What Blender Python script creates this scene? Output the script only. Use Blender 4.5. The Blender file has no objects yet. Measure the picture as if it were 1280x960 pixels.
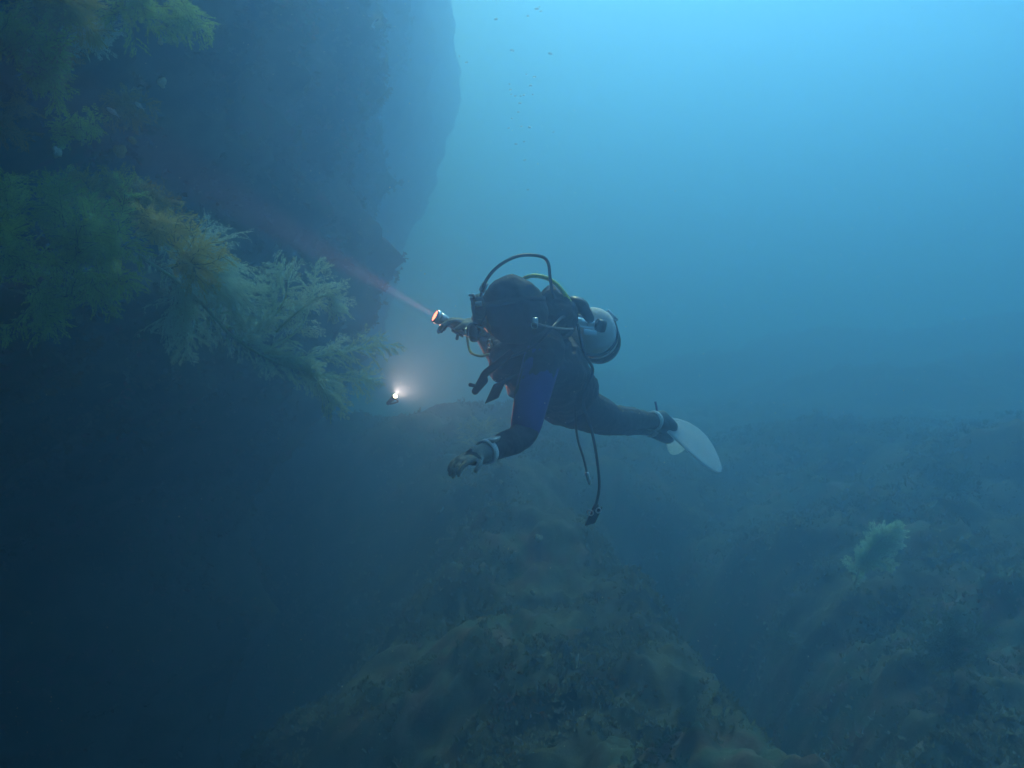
import bpy, bmesh, math, random
import numpy as np
from mathutils import Vector, Matrix, noise
V = Vector
random.seed(7)
rad = math.radians
scene = bpy.context.scene
COL = scene.collection

# ---------------------------------------------------------------- camera
F = 1138.0                      # focal length in pixels of the 1280 px wide frame
cam_d = bpy.data.cameras.new('camera')
cam_d.sensor_width = 36.0
cam_d.lens = 36.0 * F / 1280.0
cam_d.clip_start = 0.05
cam_d.clip_end = 500
cam = bpy.data.objects.new('camera', cam_d)
COL.objects.link(cam)
cam.rotation_euler = (rad(90), 0, 0)
scene.camera = cam

# ---------------------------------------------------------------- sky, sun, exposure
SUN_EL, SUN_AZ = rad(57), rad(5)          # azimuth from +Y towards +X
world = bpy.data.worlds.new('World')
scene.world = world
world.use_nodes = True
wn = world.node_tree
bg = wn.nodes['Background']
sky = wn.nodes.new('ShaderNodeTexSky')
sky.sky_type = 'NISHITA'
sky.sun_disc = False
sky.sun_elevation = SUN_EL
sky.sun_rotation = SUN_AZ
wn.links.new(sky.outputs[0], bg.inputs[0])
bg.inputs[1].default_value = 0.15
sd = bpy.data.lights.new('sun', 'SUN')
sd.energy = 3.0
sd.angle = rad(0.6)
sd.color = (1.0, 0.95, 0.88)
sun = bpy.data.objects.new('sun', sd)
COL.objects.link(sun)
to_sun = V((math.sin(SUN_AZ) * math.cos(SUN_EL), math.cos(SUN_AZ) * math.cos(SUN_EL), math.sin(SUN_EL)))
sun.rotation_euler = to_sun.to_track_quat('Z', 'Y').to_euler()
sun.location = (0, 0, 30)
vs = scene.view_settings
vs.view_transform = 'Standard'
vs.look = 'None'
vs.gamma = 1.0
vs.use_curve_mapping = False
vs.exposure = 1.5
cy = scene.cycles
cy.volume_bounces = 2
cy.max_bounces = 6
cy.diffuse_bounces = 2
cy.use_denoising = True
WATER_DENSITY = 0.205
WATER_COLOR = (0.165, 0.345, 0.66, 1)
WATER_ABSORB = (0.16, 0.40, 0.63, 1)
WATER_ANISO = 0.7

# ---------------------------------------------------------------- helpers
def at(px, py, Y):
    """place in the world seen at pixel px,py of the 1280x960 photo, Y metres ahead"""
    return V(((px - 640) / F * Y, Y, (480 - py) / F * Y))

def setp(o, label=None, cat=None, group=None, kind=None):
    if label: o['label'] = label
    if cat: o['category'] = cat
    if group: o['group'] = group
    if kind: o['kind'] = kind
    return o

def empty(name, loc, **k):
    o = bpy.data.objects.new(name, None)
    o.empty_display_size = 0.05
    COL.objects.link(o)
    o.location = loc
    return setp(o, **k)

def origin_of(p):
    v = V((0, 0, 0))
    while p is not None:
        v += p.location
        p = p.parent
    return v

def mesh_obj(name, verts, faces, mat, parent=None, smooth=True, **k):
    """verts in world space; origin becomes the parent's (or first centre)"""
    org = origin_of(parent) if parent is not None else (sum((V(v) for v in verts), V()) / max(1, len(verts)))
    me = bpy.data.meshes.new(name)
    arr = [(v[0] - org[0], v[1] - org[1], v[2] - org[2]) for v in verts]
    me.from_pydata(arr, [], faces)
    me.materials.append(mat)
    if smooth:
        me.polygons.foreach_set('use_smooth', [True] * len(me.polygons))
    me.update()
    o = bpy.data.objects.new(name, me)
    COL.objects.link(o)
    if parent is not None:
        o.parent = parent
    else:
        o.location = org
    return setp(o, **k)

class MB:
    """collects shapes in world space"""
    def __init__(s): s.v = []; s.f = []
    def add(s, v, f):
        n = len(s.v)
        s.v += [tuple(q) for q in v]
        s.f += [tuple(i + n for i in q) for q in f]
    def ring_loft(s, rings, cap=True):
        m = len(rings[0]); v = [p for r in rings for p in r]; f = []
        for i in range(len(rings) - 1):
            for j in range(m):
                a = i * m + j; b = i * m + (j + 1) % m
                f.append((a, b, b + m, a + m))
        if cap:
            f.append(tuple(range(m - 1, -1, -1)))
            f.append(tuple((len(rings) - 1) * m + j for j in range(m)))
        s.add(v, f)
    def tube(s, pts, r, seg=10, cap=True, round_ends=False):
        pts = [V(p) for p in pts]
        rs = list(r) if isinstance(r, (list, tuple)) else [r] * len(pts)
        if round_ends:
            d0 = (pts[0] - pts[1]).normalized(); d1 = (pts[-1] - pts[-2]).normalized()
            p2, r2 = [], []
            for a in (88, 65, 45, 22):
                p2.append(pts[0] + d0 * rs[0] * math.sin(rad(a))); r2.append(rs[0] * math.cos(rad(a)))
            q2, s2 = [], []
            for a in (22, 45, 65, 88):
                q2.append(pts[-1] + d1 * rs[-1] * math.sin(rad(a))); s2.append(rs[-1] * math.cos(rad(a)))
            pts = p2 + pts + q2; rs = r2 + rs + s2
        rings = []
        up = None
        for i, p in enumerate(pts):
            t = (pts[min(i + 1, len(pts) - 1)] - pts[max(i - 1, 0)])
            if t.length < 1e-9: t = V((0, 0, 1))
            t.normalize()
            if up is None:
                up = V((0, 0, 1)) if abs(t.z) < 0.9 else V((1, 0, 0))
            up = (up - t * up.dot(t))
            if up.length < 1e-6: up = t.orthogonal()
            up.normalize()
            w = t.cross(up)
            rings.append([p + (up * math.cos(2 * math.pi * j / seg) + w * math.sin(2 * math.pi * j / seg)) * rs[i] for j in range(seg)])
        s.ring_loft(rings, cap)
    def ell(s, c, axes, seg=20, rows=12):
        """ellipsoid, axes = three vectors"""
        c = V(c); a, b, d = [V(q) for q in axes]
        v = [c + d]; f = []
        for i in range(1, rows):
            th = math.pi * i / rows
            for j in range(seg):
                ph = 2 * math.pi * j / seg
                v.append(c + a * math.sin(th) * math.cos(ph) + b * math.sin(th) * math.sin(ph) + d * math.cos(th))
        v.append(c - d)
        for j in range(seg):
            f.append((0, 1 + j, 1 + (j + 1) % seg))
            for i in range(rows - 2):
                q = 1 + i * seg
                f.append((q + j, q + seg + j, q + seg + (j + 1) % seg, q + (j + 1) % seg))
            q = 1 + (rows - 2) * seg
            f.append((q + j, len(v) - 1, q + (j + 1) % seg))
        s.add(v, f)
    def box(s, c, axes, bev=0.25):
        """rounded-corner box: axes = half-extent vectors"""
        c = V(c); a, b, d = [V(q) for q in axes]
        la, lb = a.length, b.length
        r = bev * min(la, lb)
        out = []
        for sx, sy in ((1, 1), (-1, 1), (-1, -1), (1, -1)):
            cx, cy_ = sx * (la - r), sy * (lb - r)
            base = {(1, 1): 0, (-1, 1): 90, (-1, -1): 180, (1, -1): 270}[(sx, sy)]
            for k in range(4):
                an = rad(base + 30 * k)
                out.append((cx + r * math.cos(an), cy_ + r * math.sin(an)))
        ua, ub = a / la, b / lb
        e = min(r, d.length) * 0.35 / d.length
        rings = []
        for z, sc in ((-1, 1 - e * d.length / max(la, lb)), (-1 + e, 1), (1 - e, 1), (1, 1 - e * d.length / max(la, lb))):
            rings.append([c + ua * x * sc + ub * y * sc + d * z for x, y in out])
        s.ring_loft(rings)
    def build(s, name, mat, parent=None, smooth=True, **k):
        return mesh_obj(name, s.v, s.f, mat, parent, smooth, **k)

def spline(pts, n=24):
    """Catmull-Rom through the points"""
    P = [V(p) for p in pts]
    P = [P[0] * 2 - P[1]] + P + [P[-1] * 2 - P[-2]]
    segs = len(P) - 3; out = []
    for i in range(n + 1):
        t = i / n * segs; k = min(int(t), segs - 1); t -= k
        a, b, c, d = P[k:k + 4]
        out.append(0.5 * ((2 * b) + (c - a) * t + (2 * a - 5 * b + 4 * c - d) * t * t + (3 * b - 3 * c + d - a) * t ** 3))
    return out

# ---------------------------------------------------------------- materials
def mat_new(name):
    m = bpy.data.materials.new(name); m.use_nodes = True
    return m, m.node_tree.nodes, m.node_tree.links, m.node_tree.nodes['Principled BSDF']

def plain(name, col, rough=0.6, metal=0.0, var=0.25, scale=30, emis=None, bump=0.0, spec=0.5):
    m, n, l, b = mat_new(name)
    tc = n.new('ShaderNodeTexCoord'); nz = n.new('ShaderNodeTexNoise')
    nz.inputs['Scale'].default_value = scale; nz.inputs['Detail'].default_value = 5
    l.new(tc.outputs['Object'], nz.inputs['Vector'])
    mx = n.new('ShaderNodeMix'); mx.data_type = 'RGBA'
    mx.inputs['A'].default_value = (*[c * (1 - var) for c in col], 1)
    mx.inputs['B'].default_value = (*[min(1, c * (1 + var)) for c in col], 1)
    l.new(nz.outputs['Fac'], mx.inputs['Factor']); l.new(mx.outputs['Result'], b.inputs['Base Color'])
    b.inputs['Roughness'].default_value = rough; b.inputs['Metallic'].default_value = metal
    b.inputs['Specular IOR Level'].default_value = spec
    if emis:
        b.inputs['Emission Color'].default_value = (*emis[0], 1); b.inputs['Emission Strength'].default_value = emis[1]
    if bump:
        bp = n.new('ShaderNodeBump'); bp.inputs['Strength'].default_value = bump; bp.inputs['Distance'].default_value = 0.01
        l.new(nz.outputs['Fac'], bp.inputs['Height']); l.new(bp.outputs[0], b.inputs['Normal'])
    return m

def ramp_mat(name, stops, scale, rough=0.9, detail=8, scale2=None, stops2=None, thr=(0.55, 0.7), bump=0.6):
    m, n, l, b = mat_new(name)
    tc = n.new('ShaderNodeTexCoord'); nz = n.new('ShaderNodeTexNoise')
    nz.inputs['Scale'].default_value = scale; nz.inputs['Detail'].default_value = detail; nz.inputs['Roughness'].default_value = 0.62
    l.new(tc.outputs['Object'], nz.inputs['Vector'])
    def mk(stops, src):
        r = n.new('ShaderNodeValToRGB'); e = r.color_ramp.elements
        while len(e) < len(stops): e.new(0.5)
        for q, (p, c) in zip(e, stops): q.position = p; q.color = (*c, 1)
        l.new(src, r.inputs[0]); return r.outputs[0]
    out = mk(stops, nz.outputs['Fac'])
    if scale2:
        n2 = n.new('ShaderNodeTexNoise'); n2.inputs['Scale'].default_value = scale2; n2.inputs['Detail'].default_value = 4
        l.new(tc.outputs['Object'], n2.inputs['Vector'])
        n3 = n.new('ShaderNodeTexNoise'); n3.inputs['Scale'].default_value = scale2 * 4; n3.inputs['Detail'].default_value = 5
        l.new(tc.outputs['Object'], n3.inputs['Vector'])
        o2 = mk(stops2, n3.outputs['Fac'])
        mr = n.new('ShaderNodeMapRange'); mr.inputs[1].default_value = thr[0]; mr.inputs[2].default_value = thr[1]
        l.new(n2.outputs['Fac'], mr.inputs[0])
        mx = n.new('ShaderNodeMix'); mx.data_type = 'RGBA'
        l.new(mr.outputs[0], mx.inputs['Factor']); l.new(out, mx.inputs['A']); l.new(o2, mx.inputs['B'])
        out = mx.outputs['Result']
    l.new(out, b.inputs['Base Color'])
    b.inputs['Roughness'].default_value = rough
    b.inputs['Specular IOR Level'].default_value = 0.2
    bp = n.new('ShaderNodeBump'); bp.inputs['Strength'].default_value = bump; bp.inputs['Distance'].default_value = 0.04
    l.new(nz.outputs['Fac'], bp.inputs['Height']); l.new(bp.outputs[0], b.inputs['Normal'])
    return m

ROCK = ramp_mat('encrusted_rock', [(0.25, (0.02, 0.025, 0.02)), (0.45, (0.07, 0.065, 0.045)), (0.6, (0.14, 0.11, 0.07)), (0.8, (0.2, 0.2, 0.15))], 2.2,
                scale2=1.7, stops2=[(0.35, (0.22, 0.08, 0.035)), (0.5, (0.10, 0.10, 0.05)), (0.65, (0.18, 0.05, 0.07))], thr=(0.5, 0.66), bump=0.9)
REEF = ramp_mat('reef_turf', [(0.25, (0.016, 0.026, 0.018)), (0.45, (0.05, 0.056, 0.035)), (0.6, (0.085, 0.095, 0.06)), (0.8, (0.16, 0.18, 0.12))], 3.0,
                scale2=0.8, stops2=[(0.35, (0.12, 0.06, 0.04)), (0.5, (0.06, 0.10, 0.06)), (0.65, (0.14, 0.10, 0.07))], thr=(0.42, 0.6), bump=0.9)
# ---------------------------------------------------------------- cliff
def sm(a, b, x):
    t = max(0.0, min(1.0, (x - a) / (b - a))); return t * t * (3 - 2 * t)

path = spline([(-5.2, -8, 0), (-3.2, -3, 0), (-2.3, 0, 0), (-2.35, 2, 0), (-2.55, 3.6, 0), (-2.45, 5.0, 0), (-1.75, 7, 0), (-1.38, 9, 0), (-1.25, 12, 0), (-1.3, 16, 0), (-1.5, 21, 0), (-1.75, 24, 0), (-4.5, 27, 0), (-14, 28, 0), (-40, 32, 0)], 400)
def cliff_pt(i, z):
    p = path[i]
    t = path[min(i + 1, 400)] - path[max(i - 1, 0)]; t.normalize()
    nrm = V((t.y, -t.x, 0))
    near = 1 - sm(5.5, 8.0, p.y)
    far = sm(8.0, 16.0, p.y)
    off = 0.0
    # a long dark undercut beneath the ledge
    off -= 1.7 * sm(0.15, -1.1, z) * near
    off -= (1.9 * sm(7.5, 0.5, z) + 1.5 * sm(2.0, -3.0, z)) * far
    off -= 1.3 * sm(0.9, -1.6, z) * sm(5.2, 7, p.y) * (1 - sm(9, 13, p.y))
    # the ledge the bushes grow on and a recess above it
    off += 0.55 * math.exp(-((z - 0.42) / 0.34) ** 2) * math.exp(-((p.y - 3.7) / 1.1) ** 2)
    off -= 0.55 * math.exp(-((z - 1.05) / 0.35) ** 2) * near
    off += 0.30 * sm(1.2, 2.8, z) * near
    # unseen overhang above the frame, added to shade the near water
    off += 3.6 * sm(2.9, 5.2, z) * (1 - sm(2.6, 6.2, p.y))
    q = V((p.x * 0.55, p.y * 0.55, z * 0.7))
    off += (0.55 - 0.3 * far) * (noise.fractal(q, 0.9, 2.0, 4)) 
    off += 0.16 * noise.fractal(q * 4.5, 0.8, 2.1, 4)
    return p + nrm * off + V((0, 0, z))

zs = list(np.linspace(-11, -2.2, 34)) + list(np.linspace(-2.1, 4.6, 120)) + list(np.linspace(4.8, 12.0, 40))
idx = list(range(0, 401))
cv, cf = [], []
W = len(idx)
for z in zs:
    for i in idx: cv.append(cliff_pt(i, z))
for i in idx: cv.append(V((-45, path[i].y, 12.3 + 0.2 * math.sin(i * .2))))
for r in range(len(zs)):
    for c in range(W - 1):
        a = r * W + c
        cf.append((a, a + 1, a + 1 + W, a + W))
cliff = mesh_obj('cliff', cv, cf, ROCK, kind='structure', label='dark encrusted rock cliff with an undercut filling the left of the view')

# ---------------------------------------------------------------- seabed
ctrl = []
def cp(px, py, Y, dz=0): p = at(px, py, Y); ctrl.append((p.x, p.y, p.z + dz))
for q in [(620, 545, 9), (640, 600, 7.6), (560, 640, 6.8), (600, 720, 5.8), (660, 800, 5.0), (580, 880, 4.4), (540, 960, 3.9), (700, 960, 4.0), (700, 640, 7.2),
          (760, 700, 6.4), (740, 800, 5.2), (760, 560, 9.5), (480, 800, 5.4), (450, 900, 4.7), (440, 760, 6.0), (390, 880, 5.4), (340, 780, 6.2), (420, 680, 7.4), (330, 940, 4.9), (640, 500, 12), (540, 520, 10.5), (480, 505, 15), (440, 520, 12),
          (1000, 415, 26), (1250, 400, 25), (880, 445, 26), (760, 470, 26), (900, 508, 17), (1100, 462, 18), (1250, 450, 18), (1100, 530, 12), (1250, 535, 11), (1100, 600, 8), (1000, 640, 8), (1100, 690, 6.6), (1190, 790, 5.2),
          (1250, 900, 4.2), (1240, 650, 6.5), (1260, 520, 9), (1010, 740, 6.6), (1040, 830, 5.6), (1120, 940, 4.4), (960, 640, 8.4)]: cp(*q)
for q in [(860, 740, 8.0), (900, 860, 7.2), (840, 680, 9.0)]: cp(*q, dz=-.4)
for q in [(330, 640), (250, 800), (200, 700), (250, 620), (200, 900)]:
    for Y in (4.5, 7): p = at(q[0], q[1], Y); ctrl.append((p.x, p.y, -4.2 - 0.15 * Y))
for x in (-30, -15, -6): 
    for y in (-5, 0, 3): ctrl.append((x, y, -6))
ctrl += [(0, 0, -2.2), (0, -4, -3), (2, 1, -2.2), (5, -3, -3), (5, 2, -1.6), (9, 6, -0.6), (14, 10, -.4), (16, 2, -1.0), (0, 19, -2.0), (-2, 15, -2.5), (25, 10, -.5)]
for x in (-40, -20, 0, 20, 40): ctrl += [(x, 32, -7), (x, 45, -9), (x * 1.2, 60, -9), (x, -30, -6)]
CA = np.array(ctrl)
def seabed_z(X, Y):
    X = np.asarray(X, float); Y = np.asarray(Y, float)
    num = np.zeros_like(X); den = np.zeros_like(X)
    for cx, cyy, cz in CA:
        d2 = (X - cx) ** 2 + (Y - cyy) ** 2
        w = 1.0 / (d2 + 0.45) ** 1.8
        num += w * cz; den += w
    z = num / den
    # dark gully between the mound and the right slope
    ax_, ay_, bx_, by_ = 1.40, 9.0, 1.70, 4.0
    t = np.clip(((X - ax_) * (bx_ - ax_) + (Y - ay_) * (by_ - ay_)) / ((bx_ - ax_) ** 2 + (by_ - ay_) ** 2), 0, 1)
    d = np.hypot(X - ax_ - t * (bx_ - ax_), Y - ay_ - t * (by_ - ay_))
    return z - 1.05 * np.exp(-(d / 0.36) ** 2.2) * np.sin(np.pi * np.clip(t * .9 + .1, 0, 1)) ** .5
def boulder(q):
    d1 = noise.voronoi(q * 1.3 + V((0, 0, 3)))[0][0]; d2 = noise.voronoi(q * 3.4)[0][0]
    return 0.15 * max(0, .5 - d1) + 0.09 * max(0, .55 - d2)
sx = np.sign(np.linspace(-1, 1, 420)) * (np.abs(np.linspace(-1, 1, 420)) * 6 + np.abs(np.linspace(-1, 1, 420)) ** 5 * 54) + 1.0
ty = np.linspace(0, 1, 420)
sy = -1 + 14 * ty + 46 * ty ** 6
sx = np.concatenate([[-75], sx, [75]]); sy = np.concatenate([[-75, -30, -12, -5], sy, [75]])
GX, GY = np.meshgrid(sx, sy)
GZ = seabed_z(GX, GY)
sv = []
for r in range(GX.shape[0]):
    for c in range(GX.shape[1]):
        x, y, z = GX[r, c], GY[r, c], GZ[r, c]
        q = V((x, y, 0.3))
        z += 0.2 * noise.fractal(q * 0.7, 0.9, 2.0, 4) + 0.11 * noise.fractal(q * 2.3, 0.7, 2.1, 4) + 0.05 * noise.noise(q * 9) + 0.025 * noise.noise(q * 24)
        z += boulder(q)
        sv.append((x, y, z))
Wc = GX.shape[1]
sf = [(r * Wc + c, r * Wc + c + 1, (r + 1) * Wc + c + 1, (r + 1) * Wc + c) for r in range(GX.shape[0] - 1) for c in range(Wc - 1)]
seabed = mesh_obj('seabed', sv, sf, REEF, kind='structure', label='hazy reef floor rising to a mound and a slope on the right')

# ---------------------------------------------------------------- water body
m = bpy.data.materials.new('water_haze'); m.use_nodes = True
n = m.node_tree.nodes; l = m.node_tree.links; n.clear()
out = n.new('ShaderNodeOutputMaterial'); pv = n.new('ShaderNodeVolumePrincipled')
pv.inputs['Color'].default_value = WATER_COLOR
pv.inputs['Absorption Color'].default_value = WATER_ABSORB
pv.inputs['Density'].default_value = WATER_DENSITY
pv.inputs['Anisotropy'].default_value = WATER_ANISO
l.new(pv.outputs[0], out.inputs['Volume'])
hv = [(x, y, z) for z in (-14, 13) for x, y in ((-80, -80), (80, -80), (80, 80), (-80, 80))]
haze = mesh_obj('haze', hv, [(3, 2, 1, 0), (4, 5, 6, 7), (0, 1, 5, 4), (1, 2, 6, 5), (2, 3, 7, 6), (3, 0, 4, 7)], m, smooth=False, kind='stuff',
                label='blue sea water that fades everything with distance')
# ---------------------------------------------------------------- feathery growth
def frond_mat(name, a, b_, scale=3):
    m, n, l, b = mat_new(name)
    tc = n.new('ShaderNodeTexCoord'); nz = n.new('ShaderNodeTexNoise'); nz.inputs['Scale'].default_value = scale; nz.inputs['Detail'].default_value = 4
    l.new(tc.outputs['Object'], nz.inputs['Vector'])
    r = n.new('ShaderNodeValToRGB'); e = r.color_ramp.elements
    e[0].position = .38; e[0].color = (*a, 1); e[1].position = .62; e[1].color = (*b_, 1)
    l.new(nz.outputs['Fac'], r.inputs[0]); l.new(r.outputs[0], b.inputs['Base Color'])
    b.inputs['Roughness'].default_value = 0.85
    b.inputs['Specular IOR Level'].default_value = 0.15
    tr = n.new('ShaderNodeBsdfTranslucent'); l.new(r.outputs[0], tr.inputs['Color'])
    ms = n.new('ShaderNodeMixShader'); ms.inputs[0].default_value = 0.35
    l.new(b.outputs[0], ms.inputs[1]); l.new(tr.outputs[0], ms.inputs[2])
    l.new(ms.outputs[0], n['Material Output'].inputs['Surface'])
    return m

PALE = frond_mat('pale_feather', (0.44, 0.68, 0.60), (0.62, 0.80, 0.70))
GREEN = frond_mat('green_feather', (0.34, 0.52, 0.12), (0.58, 0.78, 0.22))
YELLOW = frond_mat('yellow_feather', (0.40, 0.42, 0.12), (0.60, 0.56, 0.22))
RUST = frond_mat('rusty_feather', (0.42, 0.24, 0.10), (0.36, 0.36, 0.18))
LEAFY = frond_mat('pale_green_feather', (0.60, 0.82, 0.58), (0.78, 0.92, 0.72))
DIM = frond_mat('dim_feather', (0.10, 0.16, 0.10), (0.18, 0.26, 0.18))
STEM = plain('pale_stem', (0.60, 0.62, 0.52), 0.8)
DSTEM = plain('green_stem', (0.16, 0.18, 0.08), 0.8)

def rnd_dir():
    while True:
        v = V((random.uniform(-1, 1), random.uniform(-1, 1), random.uniform(-1, 1)))
        if 0.1 < v.length < 1: return v.normalized()

def leaflets(mb, pts, ln, wd, step, side_axis, droop=0.3):
    """two rows of thin soft leaflets along a rachis"""
    tot = 0; L = [(pts[i + 1] - pts[i]).length for i in range(len(pts) - 1)]; T = sum(L)
    d = step * random.random(); i = 0; acc = 0
    while d < T:
        while i < len(L) - 1 and acc + L[i] < d: acc += L[i]; i += 1
        t = (d - acc) / max(L[i], 1e-6)
        p = pts[i].lerp(pts[i + 1], t); tg = (pts[i + 1] - pts[i]).normalized()
        f = d / T
        s_ = ln * (math.sin(math.pi * min(1, 0.18 + f * 0.80)) ** 0.7) * random.uniform(0.6, 1.25)
        sd_ = (side_axis - tg * side_axis.dot(tg)).normalized()
        for sg in (-1, 1):
            j = rnd_dir() * 0.38
            dr = (sd_ * sg + tg * 0.75 + j).normalized()
            q = p + dr * s_ * 0.55; e = p + (dr + V((0, 0, -droop)) + tg * 0.4).normalized() * s_
            w = (tg * 0.8 + rnd_dir() * 0.6).normalized() * wd
            k = len(mb.v)
            mb.v += [tuple(p), tuple(q + w), tuple(e), tuple(q - w)]
            mb.f.append((k, k + 1, k + 2, k + 3))
        d += step * random.uniform(0.6, 1.4)

def plume(mb, st, base, dr, length, ln, depth, curl=V((0, 0, -0.5)), thick=0.002, fan=None, sub_step=0.022):
    n = 7; pts = [base]; d = dr.normalized()
    for i in range(n):
        d = (d + curl * 0.16 + rnd_dir() * 0.10).normalized()
        pts.append(pts[-1] + d * length / n)
    if st is not None and thick > 0:
        st.tube(pts, [thick * (1 - 0.8 * i / n) for i in range(n + 1)], 4)
    axis = fan if fan is not None else rnd_dir()
    leaflets(mb, pts, ln, 0.0012 + ln * 0.05, 0.0045, axis)
    if depth > 0:
        k = int(length / sub_step)
        for i in range(1, k):
            f = i / k; q = pts[min(n - 1, int(f * n))].lerp(pts[min(n, int(f * n) + 1)], f * n - int(f * n))
            tg = (pts[min(n, int(f * n) + 1)] - pts[int(f * n)]).normalized()
            sd_ = (axis - tg * axis.dot(tg)).normalized() * (1 if i % 2 else -1)
            d2 = (sd_ + tg * 0.8 + rnd_dir() * 0.45).normalized()
            plume(mb, None, q, d2, length * 0.42 * (1 - 0.55 * f) * random.uniform(.7, 1.2), ln * 0.75, depth - 1, curl, 0, axis + rnd_dir() * 0.5, sub_step)

def limb_coral(name, limbs, mat, smat, label, cat, group=None, plen=0.13, ln=0.02, every=0.02, thick=0.006, curl=V((0.15, 0, -0.35)), parts=True, flat=0.55, up=0.0, depth=0):
    """limbs: lists of world points; plumes all along each"""
    base = limbs[0][0]
    root = empty(name, base, label=label, cat=cat, group=group)
    st, mb = MB(), MB()
    for li, lb in enumerate(limbs):
        pts = spline(lb, 26)
        th = thick if li == 0 else thick * 0.6
        st.tube(pts, [th * (1 - 0.75 * i / 26) for i in range(27)], 6)
        T = sum((pts[i + 1] - pts[i]).length for i in range(26))
        k = max(3, int(T / every))
        for i in range(k):
            f = (i + random.random()) / k; a = f * 26; i0 = min(25, int(a))
            p = pts[i0].lerp(pts[i0 + 1], a - i0); tg = (pts[i0 + 1] - pts[i0]).normalized()
            side = rnd_dir(); side.y *= flat; side.z += up
            side = (side - tg * side.dot(tg) * 0.9).normalized()
            L_ = plen * (0.35 + 0.65 * math.sin(math.pi * min(1, 0.12 + 0.78 * f))) * random.uniform(0.6, 1.25)
            plume(mb, st if i % 3 == 0 else None, p, (side + tg * 0.9).normalized(), L_, ln * random.uniform(.7, 1.2), depth, curl, 0.0015)
    st.build('stem', smat, root)
    mb.build('fronds', mat, root, smooth=False)
    return root

def P(*q): return [at(*a) for a in q]

# the long pale branch reaching out from the ledge towards the divers' lights
limb_coral('feathery_coral', [
    P((175, 320, 3.62), (235, 362, 3.45), (290, 420, 3.35), (350, 455, 3.3), (400, 470, 3.28), (428, 506, 3.27)),
    P((330, 446, 3.32), (390, 446, 3.34), (440, 438, 3.38), (492, 430, 3.42)),
    P((380, 462, 3.3), (400, 480, 3.24), (418, 512, 3.2)),
    P((400, 468, 3.3), (440, 476, 3.38), (462, 474, 3.42)),
    P((300, 424, 3.36), (330, 400, 3.42), (345, 372, 3.45), (338, 345, 3.45)),
    P((310, 428, 3.36), (350, 385, 3.4), (360, 350, 3.36), (342, 328, 3.34)),
    P((330, 440, 3.33), (375, 410, 3.4), (392, 365, 3.42), (395, 328, 3.4)),
    P((345, 415, 3.37), (385, 380, 3.3), (415, 368, 3.3), (424, 388, 3.3)),
], PALE, PALE, 'long pale blue green feathery coral branch reaching out from the ledge towards the torch glow', 'coral',
    plen=0.105, ln=0.017, every=0.0085, thick=0.008, depth=1)
limb_coral('feathery_coral', [
    P((200, 300, 3.7), (240, 330, 3.55), (275, 370, 3.5), (300, 410, 3.5)),
    P((220, 315, 3.6), (260, 305, 3.55), (290, 325, 3.5), (300, 350, 3.48)),
    P((210, 325, 3.6), (225, 365, 3.5), (232, 400, 3.45), (232, 440, 3.42)),
    P((240, 350, 3.5), (215, 385, 3.5), (205, 405, 3.5)),
    P((250, 350, 3.5), (290, 370, 3.42), (320, 400, 3.4)),
    P((230, 335, 3.5), (270, 345, 3.4), (305, 372, 3.38)),
], PALE, PALE, 'bushy pale coral at the root of the long branch, drooping below the ledge', 'coral',
    plen=0.15, ln=0.017, every=0.009, thick=0.008, depth=1)
limb_coral('feathery_coral', [P((215, 310, 3.95), (235, 300, 3.92), (252, 288, 3.9), (262, 280, 3.9)), P((235, 305, 3.9), (250, 292, 3.9), (270, 292, 3.9))],
    PALE, STEM, 'small rounded pale coral poking up behind the green bushes of the ledge', 'coral', plen=0.10, ln=0.014, every=0.010, thick=0.004, depth=1)

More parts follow.
